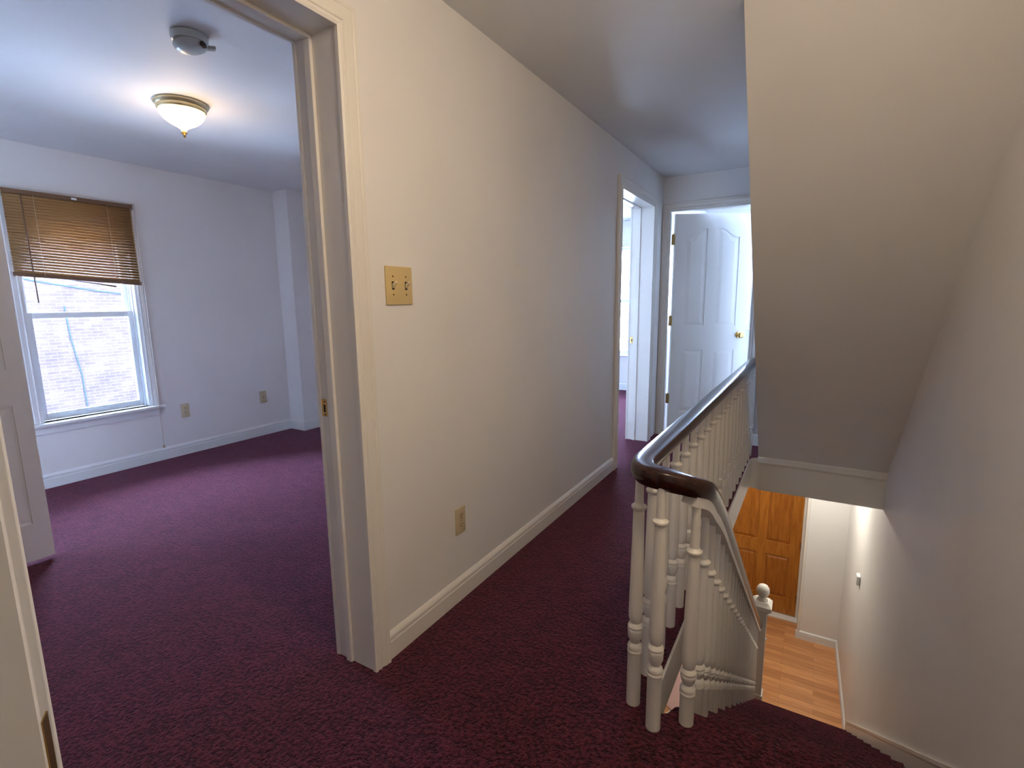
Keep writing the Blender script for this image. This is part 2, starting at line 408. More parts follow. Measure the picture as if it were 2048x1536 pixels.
# ------------------------------------------------------------------ door frames (trims)
CP = [(-.004,0),(-.004,.013),(.004,.016),(.010,.012),(.014,.012),(.017,.016),(.021,.016),(.024,.012),(.030,.014),(.046,.019),(.050,.017),(.054,.020),(.062,.020),(.064,.016),(.064,0)]
def frame_x(name, ya, yb, zt, x0, x1, label, wl=.064, stopx=None, both=True, mat=TRIM):
    """door frame in a wall normal to x between x0 (room) and x1 (hall)"""
    root = empty(name, ((x0+x1)/2, (ya+yb)/2, 0), label, 'door frame', kind='structure')
    mb = MB(); mb.box(x0, x1, ya-.018, ya, 0, zt); mb.box(x0, x1, yb, yb+.018, 0, zt); mb.box(x0, x1, ya-.018, yb+.018, zt, zt+.018)
    mb.build('jamb', mat, root)
    s0, s1 = stopx
    mb = MB(); mb.box(s0, s1, ya, ya+.011, 0, zt, .002); mb.box(s0, s1, yb-.011, yb, 0, zt-.011, .002); mb.box(s0, s1, ya, yb, zt-.011, zt, .002)
    mb.build('door_stop', mat, root)
    s = wl/.064
    pr = [(u*s, w) for u, w in CP]
    mb = MB(); casing(mb, lambda a, w, z: (x1+w, a, z), ya, yb, 0, zt, pr); mb.build('casing', mat, root, True, 25)
    if both:
        mb = MB(); casing(mb, lambda a, w, z: (x0-w, a, z), ya, yb, 0, zt, pr); mb.build('casing', mat, root, True, 25)
    return root
fr1 = frame_x('trim_3', DY0, DY1, DZ, JX, .002, 'white fluted frame of the near doorway into the bedroom', .064, (-.125, -.098))
fr2 = frame_x('trim_4', D2A, D2B, DZ, JX-.005, .002, 'white frame of the far doorway in the left hall wall', .078, (-.125, -.098))
def strike(parent, x, y, z, w=.027, h=.058, s=-1):
    mb = MB(); mb.box(x-w/2, x+w/2, y-.0025, y+.001, z-h/2, z+h/2, .002)
    o = mb.build('strike_plate', BRASS, parent); o['label'] = 'brass strike plate'
    mb = MB(); mb.box(x-.001, x+w*.28, y-.0032, y-.002, z-h*.25, z+h*.18); mb.build('latch_hole', BLACK, o)
    for dz in (-h*.38, h*.36):
        mb = MB(); mb.box(x+.001, x+.008, y-.0036, y-.002, z+dz-.003, z+dz+.003); mb.build('screw', OLDBRASS, o)
strike(fr1, -.159, DY1, .917); strike(fr2, -.155, D2B, .910)
# end door frame (wall normal to y)
root = empty('trim_5', ((EX0+EX1)/2, E, 0), 'white frame of the doorway at the end of the hall', 'door frame', kind='structure')
mb = MB(); mb.box(EX0-.015, EX0, E-.002, E+.112, 0, 2.03); mb.box(EX1, EX1+.015, E-.002, E+.112, 0, 2.03); mb.box(EX0-.015, EX1+.015, E-.002, E+.112, 2.03, 2.045); mb.build('jamb', TRIM, root)
mb = MB(); casing(mb, lambda a, w, z: (a, E-w, z), EX0-.002, EX1, 0, 2.03, [(u*1.12, w) for u, w in CP]); mb.build('casing', TRIM, root, True, 25)

# ------------------------------------------------------------------ panelled doors
def door_leaf(root, w, h, t, mat, panels, M, both=True, dd=.007, pm=None, bottom=.012):
    """slab in local (x along width from hinge, y thickness, z); panels: (x0,x1,z0,z1,arch side)"""
    mb = MB()
    sides = (0, 1) if both else (0,)
    xs = sorted(set([0, w] + [p[0] for p in panels] + [p[1] for p in panels]))
    # solid core slightly thinner, stiles and rails standing proud around the panels
    d = dd
    mb.box(0, w, d, t-d, bottom, h)
    cols = sorted(set((p[0], p[1]) for p in panels))
    x = 0
    for c0, c1 in cols + [(w, w)]:
        mb.box(x, c0, 0, t, bottom, h); x = c1
    for c0, c1 in cols:
        z = bottom
        for p in sorted([p for p in panels if (p[0], p[1]) == (c0, c1)], key=lambda p: p[2]):
            mb.box(c0, c1, 0, t, z, p[2]); z = p[3]
            if len(p) > 4:
                # arched head: fill above a curve rising to the door's middle
                N = 10; s = p[4]
                top = p[3]
                cur = []
                for i in range(N+1):
                    u = i/N; uu = u if s > 0 else 1-u
                    cur.append((c0+(c1-c0)*u, top - .075*(1 - .5*(1-math.cos(PI*min(1, max(0,(uu-.12)/.76)))))))
                for (xa, za), (xb, zb) in zip(cur, cur[1:]):
                    mb.hexa([(xa,0,za),(xb,0,zb),(xb,t,zb),(xa,t,za),(xa,0,top+.001),(xb,0,top+.001),(xb,t,top+.001),(xa,t,top+.001)])
        mb.box(c0, c1, 0, t, z, h)
    for v in mb.bm.verts: v.co = M @ v.co
    leaf = mb.build('leaf', mat, root)
    for p in panels:
        mb = MB(); c0, c1, z0, z1 = p[:4]
        for sgn in ((0, 1) if both else (0,)):
            m1, m2 = .012, .042
            ztop = z1
            if len(p) > 4:
                N = 10; s = p[4]
                def head(u): 
                    uu = u if s > 0 else 1-u
                    return ztop - .075*(1 - .5*(1-math.cos(PI*min(1, max(0,(uu-.12)/.76)))))
            else:
                N = 1
                def head(u): return ztop
            outl = lambda m: [(c0+m, z0+m), (c1-m, z0+m)] + [(c1-m-(c1-c0-2*m)*i/N, head(1-i/N)-m) for i in range(N+1)]
            A = outl(m1); B = outl(m2)
            ya_, yb_ = (d, .0015) if sgn == 0 else (t-d, t-.0015)
            va = [mb.bm.verts.new(M @ Vector((x, ya_, z))) for x, z in A]
            vb = [mb.bm.verts.new(M @ Vector((x, yb_, z))) for x, z in B]
            vc = [mb.bm.verts.new(M @ Vector((x, t/2, z))) for x, z in A]
            q = len(A)
            for i in range(q):
                mb.bm.faces.new([va[i], va[(i+1) % q], vb[(i+1) % q], vb[i]])
                mb.bm.faces.new([va[i], va[(i+1) % q], vc[(i+1) % q], vc[i]])
            mb.bm.faces.new(vb)
            mb.bm.faces.new(vc)
        mb.build('panel', pm or mat, root)
    return leaf
def hinge(root, M, x, y, z, h=.09):
    mb = MB(); mb.lathe([(.0055, -h/2), (.0055, h/2)], (x, y, z), 10); mb.lathe([(.004, h/2), (.0065, h/2+.003), (.003, h/2+.008)], (x, y, z), 10)
    mb.box(x-.016, x+.014, y, y+.004, z-h/2, z+h/2)
    for v in mb.bm.verts: v.co = M @ v.co
    o = mb.build('hinge', OLDBRASS, root, True); o['label'] = 'dark brass hinge'
    return o
def knob(root, M, x, z, side, mat=BRASS, t=0):
    mb = MB(); R = Matrix.Translation((x, t, z)) @ Matrix.Rotation(PI/2 if side < 0 else -PI/2, 4, 'X')
    prof = [(.031,0),(.031,.004),(.024,.009),(.012,.013),(.011,.030),(.020,.036),(.0265,.046),(.026,.056),(.018,.063),(.008,.0645)]
    mb.lathe(prof, n=24, M=M @ R)
    o = mb.build('door_knob', mat, root, True); o['label'] = 'round brass knob'
    return o
# door at the end of the hall, standing ajar into the room
ang = math.radians(30.7)
M = Matrix.Translation((.108, 4.752, 0)) @ Matrix.Rotation(ang, 4, 'Z')
root = empty('door_1', (.108, 4.752, 0), 'white arched-panel door standing ajar at the end of the hall', 'door', kind='structure')
wd = .686
door_leaf(root, wd, 2.012, .035, DOORP, [(.105,.295,.22,.80), (.392,.582,.22,.80), (.105,.295,1.02,1.885,1), (.392,.582,1.02,1.885,-1)], M)
MH = Matrix.Translation((.098, 4.745, 0))
for z in (1.79, 1.07, .345): hinge(root, MH, 0, 0, z)
knob(root, M, wd-.065, .935, -1)
# narrow panelled closet door standing open in the bedroom
root = empty('door_2', (-2.01, .10, 0), 'white panelled closet door standing open in the bedroom at far left', 'door', kind='structure')
M = Matrix.Translation((-2.01, .105, 0)) @ Matrix.Rotation(PI/2, 4, 'Z')
door_leaf(root, .765, 2.0, .035, DOORP, [(.07,.345,.205,.80), (.42,.70,.205,.80), (.07,.345,.97,1.60), (.42,.70,.97,1.60), (.07,.345,1.70,1.90), (.42,.70,1.70,1.90)], M, bottom=.018)
# door right beside the camera, only its edge and a strip of face in view
dn = Vector((.48, .877, 0)); fe = Vector((.713, .110, 0)); hg = fe - dn*.76
root = empty('door_3', (hg.x, hg.y, 0), 'white door held open right beside the camera, only its latch edge showing at bottom left', 'door', kind='structure')
M = Matrix(((dn.x, -dn.y, 0, hg.x), (dn.y, dn.x, 0, hg.y), (0, 0, 1, 0), (0, 0, 0, 1)))
door_leaf(root, .76, 2.0, .035, DOORP, [(.11,.34,.22,.80), (.42,.65,.22,.80), (.11,.34,1.0,1.85), (.42,.65,1.0,1.85)], M)
mb = MB(); mb.box(.7590, .7612, .0050, .0190, .868, .926, .0)
for v in mb.bm.verts: v.co = M @ v.co
o = mb.build('latch_plate', OLDBRASS, root); o['label'] = 'dark brass latch plate in the door edge'
knob(root, M, .70, .911, 1, t=.035)
# front door below
root = empty('door_4', ((DX0+DX1)/2, DYF, G), 'orange varnished wooden panelled front door on the floor below', 'door', kind='structure')
M = Matrix.Translation((DX0, DYF, G))
door_leaf(root, DX1-DX0, 2.06, .045, PINE, [(.118,.41,.235,.785),(.508,.788,.235,.785),(.118,.41,.955,1.86),(.508,.788,.955,1.86)], M, both=False, dd=.016, pm=PINEP, bottom=.02)
knob(root, M, .075, .88, -1)
MH2 = Matrix.Translation((DX1+.003, DYF-.004, G))
for z in (.26, .97, 1.8): hinge(root, MH2, 0, 0, z, .1)
mb = MB(); mb.box(DX0-.02, VX, DYF-.11, DYF+.06, G, G+.014, .004); mb.build('threshold', TRIMC, root)
root = empty('trim_6', (DX1, DYF, G), 'cream casing along the hinge side of the orange front door', 'door frame', kind='structure')
mb = MB(); mb.box(DX1+.001, VX, DYF-.01, DYF+.06, G, G+2.12); mb.box(DX0-.02, DX0-.001, DYF-.01, DYF+.06, G, G+2.12); mb.box(DX0-.02, VX, DYF-.01, DYF+.06, G+2.075, G+2.12); mb.build('jamb', TRIM, root)
mb = MB(); mb.box(VX, VX+.028, VY-.012, VY+.0, G, G+2.3, .003); mb.build('casing', TRIM, root)

# ------------------------------------------------------------------ windows
def sash_window_x(root, WY0=WY0, WY1=WY1):
    """double-hung window in the bedroom wall (normal to x)"""
    xo = W-.11
    mb = MB(); mb.box(W-.16, W+.0, WY0-.001, WY0+.018, WZ0, WZ1); mb.box(W-.16, W, WY1-.018, WY1+.001, WZ0, WZ1); mb.box(W-.16, W, WY0, WY1, WZ1-.018, WZ1+.001)
    mb.box(W-.10, W-.088, WY0+.018, WY0+.028, WZ0, WZ1-.018); mb.box(W-.10, W-.088, WY1-.028, WY1-.018, WZ0, WZ1-.018)
    mb.box(W-.055, W-.043, WY0+.018, WY0+.026, WZ0, WZ1-.018); mb.box(W-.055, W-.043, WY1-.026, WY1-.018, WZ0, WZ1-.018)
    mb.build('window_frame', VINYL, root)
    def sash(x, z0, z1, st, y0, y1, b, tp):
        mb = MB(); mb.box(x-.03, x, y0, y0+st, z0, z1, .003); mb.box(x-.03, x, y1-st, y1, z0, z1, .003)
        mb.box(x-.03, x, y0+st, y1-st, z0, z0+b, .003); mb.box(x-.03, x, y0+st, y1-st, z1-tp, z1, .003)
        s = mb.build('sash', VINYL, root)
        mb = MB(); mb.box(x-.017, x-.013, y0+st-.004, y1-st+.004, z0+b-.004, z1-tp+.004); mb.build('pane', GLASS, s)
    sash(W-.058, WZ0+.004, 1.222, .038, WY0+.019, WY1-.019, .05, .042)
    sash(W-.102, 1.18, WZ1-.018, .036, WY0+.019, WY1-.019, .04, .045)
    mb = MB(); mb.box(W-.062, W+.05, WY0-.062, WY1+.085, WZ0-.022, WZ0, .006); mb.build('window_sill', TRIMC, root)
    mb = MB(); mould(mb, (W, WY0-.045, WZ0-.085), (W, WY1+.055, WZ0-.085), (1,0,0), [(0,0),(.008,0),(.012,.01),(.012,.045),(.018,.055),(.018,.063),(0,.063)]); mb.build('apron', TRIMC, root)
    pr = [(0,0),(0,.012),(.006,.015),(.012,.010),(.018,.012),(.036,.016),(.042,.013),(.046,.017),(.052,.016),(.052,0)]
    mb = MB(); casing(mb, lambda a, w, z: (W+w, a, z), WY0, WY1, WZ0, WZ1, pr); mb.build('casing', TRIMC, root, True, 25)
root = empty('window_1', (W, (WY0+WY1)/2, WZ0), 'white double-hung bedroom window facing a brick wall, half covered by the brown blind', 'window', kind='structure')
sash_window_x(root)
root = empty('added_window', (W, -.66, WZ0), 'white double-hung window added out of view in the bedroom alcove for extra daylight', 'window', kind='structure')  # unseen window, added so more daylight reaches the bedroom walls and ceiling
sash_window_x(root, -1.0, -.315)
def sash_window_y(name, x0, x1, z0, z1, label, Y=6.9):
    root = empty(name, ((x0+x1)/2, Y, z0), label, 'window', kind='structure')
    mb = MB(); mb.box(x0, x0+.02, Y, Y+.15, z0, z1); mb.box(x1-.02, x1, Y, Y+.15, z0, z1); mb.box(x0, x1, Y, Y+.15, z1-.02, z1); mb.box(x0, x1, Y, Y+.15, z0, z0+.01)
    mb.build('window_frame', VINYL, root)
    zm = (z0+z1)/2
    for (yy, a, b) in ((Y+.06, z0+.01, zm+.02), (Y+.10, zm-.02, z1-.02)):
        mb = MB(); mb.box(x0+.02, x0+.06, yy, yy+.03, a, b, .003); mb.box(x1-.06, x1-.02, yy, yy+.03, a, b, .003); mb.box(x0+.06, x1-.06, yy, yy+.03, a, a+.045, .003); mb.box(x0+.06, x1-.06, yy, yy+.03, b-.04, b, .003)
        s = mb.build('sash', VINYL, root)
        mb = MB(); mb.box(x0+.055, x1-.055, yy+.013, yy+.017, a+.04, b-.035); mb.build('pane', GLASS, s)
    mb = MB(); mb.box(x0-.07, x1+.07, Y-.045, Y+.05, z0-.022, z0, .005); mb.build('window_sill', TRIMC, root)
    mb = MB(); mb.box(x0-.05, x1+.05, Y-.014, Y, z0-.085, z0-.022, .003); mb.build('apron', TRIMC, root)
    mb = MB(); casing(mb, lambda a, w, z: (a, Y-w, z), x0, x1, z0, z1, CP); mb.build('casing', TRIMC, root, True, 25)
    return root
sash_window_y('window_2', WA0, WA1, WAZ0, WAZ1, 'tall bright window in the room seen through the far doorway')
sash_window_y('window_3', WB0, WB1, WBZ0, WBZ1, 'bright window of the end room hidden behind the ajar door')

# ------------------------------------------------------------------ brown mini blind
BX = W+.045; BY0, BY1 = 1.236, 1.962
root = empty('window_blind', (W, 1.6, 2.0), 'brown slatted mini blind half raised over the bedroom window', 'blind')
mb = MB(); mb.box(BX-.02, BX+.012, BY0, BY1, 1.985, 2.015, .003); mb.build('headrail', SLATD, root)
mb = MB()
NS = 27; zt, zb0, zb1 = 1.978, 1.497, 1.452
for i in range(NS):
    u = i/(NS-1)
    zl = zt + (zb0-zt)*u; zr = zt + (zb1-zt)*u
    tilt = math.radians(66 - 19*u)
    hw = .0125
    P = []
    prevs = None
    for kx in (-1, -.33, .33, 1):
        dx = hw*kx*math.cos(tilt); dz = -hw*kx*math.sin(tilt) + .0022*(1-kx*kx)
        cur = (mb.bm.verts.new((BX+dx, BY0+.004, zl+dz)), mb.bm.verts.new((BX+dx, BY1-.004, zr+dz)))
        if prevs: mb.bm.faces.new([prevs[0], prevs[1], cur[1], cur[0]])
        prevs = cur
o = mb.build('slats', SLAT, root, True); sm = o.modifiers.new('thick', 'SOLIDIFY'); sm.thickness = .0006
mb = MB(); mb.hexa([(BX-.013,BY0,1.462),(BX+.013,BY0,1.462),(BX+.013,BY1,1.416),(BX-.013,BY1,1.416),(BX-.013,BY0,1.488),(BX+.013,BY0,1.488),(BX+.013,BY1,1.444),(BX-.013,BY1,1.444)]); mb.build('bottom_rail', SLATD, root)
mb = MB(); mb.hexa([(BX-.03,1.52,1.443),(BX-.005,1.52,1.443),(BX-.005,1.80,1.398),(BX-.03,1.80,1.398),(BX-.03,1.52,1.447),(BX-.005,1.52,1.447),(BX-.005,1.80,1.410),(BX-.03,1.80,1.410)]); mb.build('hanging_slat', SLATD, root)
mb = MB(); mb.tube([(BX+.018,1.325,1.99),(BX+.024,1.328,1.6),(BX+.022,1.332,1.285)], .0035, 8); mb.build('tilt_wand', SLATD, root, True)
for y in (1.39, 1.80):
    mb = MB(); mb.tube([(BX+.0135,y,1.99),(BX+.0135,y,1.465)], .0011, 6); mb.build('ladder_cord', CORD, root)
mb = MB(); mb.tube([(BX+.016,1.945,1.985),(BX+.012,1.958,1.2),(BX+.03,1.968,.5),(W+.062,1.974,.14)], .0013, 6); mb.build('pull_cord', CORD, root)
mb = MB(); mb.lathe([(.003,0),(.009,.004),(.008,.018),(.003,.03)], (W+.062,1.974,.112), 10); mb.build('cord_tassel', CORD, root, True)
for ya in (BY0-.012, BY1+.001):
    mb = MB(); mb.box(W+.017, BX+.016, ya, ya+.011, 1.978, 2.02, .001); mb.build('bracket', STEEL, root)
mb = MB(); mb.box(BX+.012, BX+.0135, 1.595, 1.625, 1.993, 2.006); mb.build('label_sticker', TRIMC, root)

# ------------------------------------------------------------------ electrics
def wall_plate_x(name, x, y, z, hw, hh, mat, label, cat, kind):
    root = empty(name, (x, y, z), label, cat)
    mb = MB(); mb.box(x, x+.0062, y-hw, y+hw, z-hh, z+hh, .0028); mb.build('cover_plate', mat, root, True, 30)
    xs = x+.0062
    if kind == 'switch':
        for s in (-1, 1):
            yy = y + s*.0115*hw/.0315*1.0*1.35
            mb = MB(); mb.box(xs-.001, xs+.0006, yy-.0058, yy+.0058, z-.0135, z+.0135); mb.build('toggle_slot', BLACK, root)
            mb = MB(); mb.hexa([(xs,yy-.004,z-.009),(xs,yy+.004,z-.009),(xs,yy+.004,z+.006),(xs,yy-.004,z+.006),(xs+.017,yy-.0032,z+.008),(xs+.017,yy+.0032,z+.008),(xs+.014,yy+.0032,z+.015),(xs+.014,yy-.0032,z+.015)]); mb.build('toggle', TOGGLE, root)
            for dz in (-.0300, .0300):
                mb = MB(); mb.lathe([(.0032,-.001),(.0030,.0012),(.001,.0014)], M=Matrix.Translation((xs,yy,z+dz)) @ Matrix.Rotation(PI/2,4,'Y'), n=12)
                mb.build('screw', OLDBRASS, root, True)
    elif kind == 'outlet':
        for s in (-1, 1):
            zz = z + s*.0195
            mb = MB(); mb.box(xs-.001, xs+.0012, y-.0165, y+.0165, zz-.0140, zz+.0140, .001); f = mb.build('receptacle', mat, root)
            mb = MB(); mb.box(xs+.001, xs+.0018, y-.0082, y-.0058, zz+.0, zz+.009); mb.box(xs+.001, xs+.0018, y+.0058, y+.0082, zz+.0, zz+.009); mb.box(xs+.001, xs+.0018, y-.0025, y+.0025, zz-.0095, zz-.0045)
            mb.build('socket_slots', BLACK, f)
        mb = MB(); mb.lathe([(.0032,0),(.003,.0012)], M=Matrix.Translation((xs,y,z)) @ Matrix.Rotation(PI/2,4,'Y'), n=12); mb.build('screw', STEEL, root)
    else:
        mb = MB(); mb.lathe([(.0055,-.001),(.0055,.003),(.0045,.008)], M=Matrix.Translation((xs,y,z)) @ Matrix.Rotation(PI/2,4,'Y'), n=16); mb.build('coaxial_jack', OLDBRASS, root, True)
        for dz in (-.042, .042):
            mb = MB(); mb.lathe([(.0032,0),(.003,.0012)], M=Matrix.Translation((xs,y,z+dz)) @ Matrix.Rotation(PI/2,4,'Y'), n=12)
            mb.build('screw', OLDBRASS, root)
    return root
wall_plate_x('light_switch', 0, 1.3074, 1.3166, .0637, .0637, ALMOND, 'almond double toggle switch plate on the hall wall beside the near doorway', 'light switch', 'switch')
wall_plate_x('electrical_outlet', 0, 1.6126, .3512, .0333, .0576, ALMOND2, 'almond double outlet low on the left hall wall', 'outlet', 'outlet')
wall_plate_x('electrical_outlet', W, 2.194, .3758, .0333, .0576, ALMOND2, 'almond double outlet on the bedroom wall right of the window', 'outlet', 'outlet')
wall_plate_x('cable_jack_plate', W, 2.908, .3741, .0333, .0576, ALMOND2, 'almond wall plate with a single round jack near the bedroom corner', 'wall plate', 'jack')
# white thermostat-like box on the lower right wall
mb = MB(); xx = xr(5.14); mb.box(xx-.028, xx, 5.10, 5.18, -1.262, -1.178, .006)
o = mb.build('wall_control_box', TRIMC, None, True); tag(o, 'small white plastic box on the right wall down near the front door', 'wall control')

# ------------------------------------------------------------------ lights (fixtures)
def flush_lamp(x, y, z, label, r=.155, strength=9, col=(1,.68,.30)):
    root = empty('ceiling_light', (x, y, z), label, 'ceiling light')
    s = r/.155
    c = (x, y, z)
    mb = MB(); mb.lathe([(.155*s,-.000),(.157*s,-.010),(.150*s,-.018),(.140*s,-.022),(.143*s,-.034),(.136*s,-.042),(.128*s,-.042),(.124*s,-.010)][::-1], c, 48, cap=False); mb.build('lamp_base', PANEW, root, True, 40)
    mb = MB()
    prof = [(.130,-.040),(.131,-.050),(.124,-.066),(.108,-.084),(.085,-.100),(.058,-.113),(.035,-.124),(.018,-.136),(.012,-.146)]
    N = 96; rings = []
    for rr, zz in prof:
        rings.append([mb.bm.verts.new((x+(rr+ (.0022 if k % 2 else 0)*min(1, rr/.06))*s*math.cos(2*PI*k/N), y+(rr+(.0022 if k % 2 else 0)*min(1, rr/.06))*s*math.sin(2*PI*k/N), z+zz*.97)) for k in range(N)])
    for a, b in zip(rings, rings[1:]):
        for k in range(N): mb.bm.faces.new([a[k], a[(k+1) % N], b[(k+1) % N], b[k]])
    mb.bm.faces.new(rings[-1])
    mb.build('glass_bowl', lamp_glass(strength, col), root, True, 20)
    mb = MB(); mb.lathe([(.004,-.172),(.006,-.168),(.005,-.160),(.010,-.154),(.015,-.147),(.010,-.140)], (x, y, z), 16); mb.build('finial', OLDBRASS, root, True)
    return root
flush_lamp(-1.765, 1.60, H, 'lit flush ceiling light with ribbed glass bowl in the bedroom', r=.126, strength=3)
flush_lamp(1.2, .86, H, 'lit flush ceiling light in the hall above the camera', strength=7)
flush_lamp(1.15, 5.5, FC, 'lit flush ceiling light in the lower hall', strength=7, col=(1,.80,.48))
def bulb(x, y, z, power, col, r=.05):
    l = bpy.data.lights.new('lamp_bulb', 'POINT'); l.energy = power; l.color = col; l.shadow_soft_size = r
    o = bpy.data.objects.new('lamp_bulb', l); C.objects.link(o); o.location = (x, y, z); return o
bulb(-1.765, 1.60, H-.27, 1.5, (1,.76,.50))
bulb(1.2, .86, H-.20, 6.6, (1,.82,.63), .08)
bulb(1.15, 5.5, FC-.20, 10.5, (1,.97,.88), .07)

# smoke detector
root = empty('smoke_detector', (-1.0, 1.25, H), 'round white smoke detector with its cover hanging askew on the bedroom ceiling', 'smoke detector')
c = (-1.0, 1.25, H)
mb = MB(); mb.lathe([(.062,-.030),(.066,-.022),(.067,-.004),(.060,0)], c, 40); mb.build('detector_base', SMOKE, root, True)
T = Matrix.Translation((c[0]-.004, c[1]+.004, H-.034)) @ Matrix.Rotation(math.radians(9), 4, 'X') @ Matrix.Rotation(math.radians(-5), 4, 'Y')
mb = MB(); mb.lathe([(.030,-.026),(.050,-.020),(.060,-.010),(.063,.002),(.060,.008)], n=40, M=T); mb.build('detector_cover', SMOKE, root, True)
mb = MB(); mb.box(.008, .036, .046, .060, -.022, -.006, .001, M=T @ Matrix.Rotation(math.radians(-50), 4, 'Z')); mb.build('vent_slot', BLACK, root)
mb = MB(); mb.box(-.014, .014, .055, .088, -.014, -.002, .004, M=T @ Matrix.Rotation(math.radians(-22), 4, 'Z')); mb.build('release_tab', SMOKE, root, True)

# ------------------------------------------------------------------ staircase going down
SXL = .950
root = empty('staircase', (1.35, Y0, -.2), 'steep straight staircase in burgundy carpet going down along the right wall', 'staircase')
for kk in range(1, 13):
    ya = Y0 + RUN*(kk-1); z = -RISE*kk; yb = ya + RUN
    mb = MB()
    # tread with rounded carpeted nosing over the riser below
    prof = [(ya-.01, z-.05), (ya-.01, z), (yb-.004, z), (yb+.012, z-.004), (yb+.018, z-.014), (yb+.014, z-.026), (yb, z-.034), (yb, z-RISE), (yb-.03, z-RISE)]
    pts3 = []
    A = [mb.bm.verts.new((SXL, p[0], p[1])) for p in prof]; B = [mb.bm.verts.new((xr(p[0])-.012, p[0], p[1])) for p in prof]
    q = len(prof); mb.bm.faces.new(A[::-1]); mb.bm.faces.new(B)
    for i in range(q): mb.bm.faces.new([A[i], A[(i+1) % q], B[(i+1) % q], B[i]])
    mb.build('step', CARPET, root, True, 40)
mb = MB(); prof = [(Y0-.05, -.036), (Y0+.004, -.034), (Y0+.004, -RISE), (Y0-.05, -RISE)]
mb.prism(prof, 'x', SXL, xr(Y0)-.012)
mb.prism([(Y0, 0), (Y0+.012, -.004), (Y0+.018, -.014), (Y0+.014, -.026), (Y0, -.034), (Y0-.0, -.03)], 'x', SXL, xr(Y0)-.012)
mb.build('top_riser', CARPET, root, True, 40)
# white side board closing the well side, stepped under the treads
mb = MB(); pts = [(Y0-.04, -.04), (Y0, -.04)]
for kk in range(1, 13):
    pts += [(Y0+RUN*(kk-1), -RISE*kk-.002), (Y0+RUN*kk, -RISE*kk-.002)]
pts += [(Y0+RUN*12, G), (Y0+RUN*12-.3, G), (Y0-.04, -.5)]
mb.prism(pts, 'x', SXL-.022, SXL-.001); mb.build('side_stringer', BALP, root)
mb = MB(); mb.prism([(Y0-.04, -.5), (Y0+RUN*12-.3, G), (Y0-.04, G)], 'x', SXL-.002, SXL+.02); mb.build('under_stair_panel', TRIMC, root)
# skirting board on the wall side following the slope
mb = MB()
def sk(y, dz, off): return (xr(y)-off, y, nose(y)+dz)
ys0, ys1 = Y0+.02, Y0+RUN*12+.12
for lo, hi, off in ((-.26, .072, .016), (.072, .080, .012), (.080, .100, .018)):
    mb.hexa([sk(ys0,lo,off), sk(ys0,lo,-.0), sk(ys1,lo,-.0), sk(ys1,lo,off), sk(ys0,hi,off), sk(ys0,hi,-.0), sk(ys1,hi,-.0), sk(ys1,hi,off)])
mb.build('skirtboard', TRIM, root)
mb = MB(); mould(mb, (xr(-.6), -.6, 0), (xr(Y0+.03), Y0+.03, 0), (-1,-.018,0), BB); struct('baseboard_right', mb, TRIM, 'white baseboard on the right wall at the top of the stairs', 'baseboard')

# ------------------------------------------------------------------ balustrade
root = empty('balustrade', (.83, 1.4, 0), 'white turned balusters under a dark wooden handrail curving round the stairwell', 'railing')
def bal_profile(zb, zu, zl, zc, zt):
    """zb bottom, zl lower bead, zu upper bead, zc collar, zt top"""
    return [(.0215,zb),(.0215,zl-.012),(.0222,zl-.008),(.0235,zl-.003),(.0215,zl+.003),(.0230,zl+.010),(.0205,zl+.018),(.0150,zl+.026),
            (.0155,zl+.030),(.0190,zl+.036),(.0222,zl+.046),(.0225,zu-.012),(.0235,zu-.006),(.0218,zu-.001),(.0232,zu+.005),(.0200,zu+.013),(.0165,zu+.018),
            (.0180,zu+.024),(.0210,zu+.034),(.0215,zu+.06),(.0190,(zu+zc)/2+.03),(.0162,zc-.012),(.0185,zc-.008),(.0222,zc-.002),(.0222,zc+.003),(.0160,zc+.008),(.0130,zc+.012),(.0124,zc+.05),(.0120,zt)]
def baluster(x, y, zb, zl, zu, zc, zt, n=20):
    mb = MB(); mb.lathe(bal_profile(zb, zu, zl, zc, zt), (x, y, 0), n, M=None)
    return mb.build('baluster', BALP, root, True, 30)
def hall_x(y): return .819 + .010*(y-1.41)
proto = None
for i in range(21):
    y = 1.41 + .1495*i
    if proto is None:
        proto = baluster(hall_x(y), y, -.004, .187, .262, .655, .752); py, px = y, hall_x(y)
    else:
        o = proto.copy(); C.objects.link(o); o.parent = root
        o.matrix_parent_inverse = proto.matrix_parent_inverse.copy(); o.location = (hall_x(y)-px, y-py, 0)
baluster(.899, 1.346, -.004, .183, .258, .650, .758)
def L(y): return nose(y)
baluster(.981, 1.413, -.004, .105, .166, .552, .745)
for j in range(24):
    y = 1.575 + .1415*j
    zb = -RISE*(int((y-Y0)/RUN)+1)
    baluster(.981, y, zb-.003, L(y)+.105, L(y)+.165, L(y)+.535, L(y)+.735, 16)
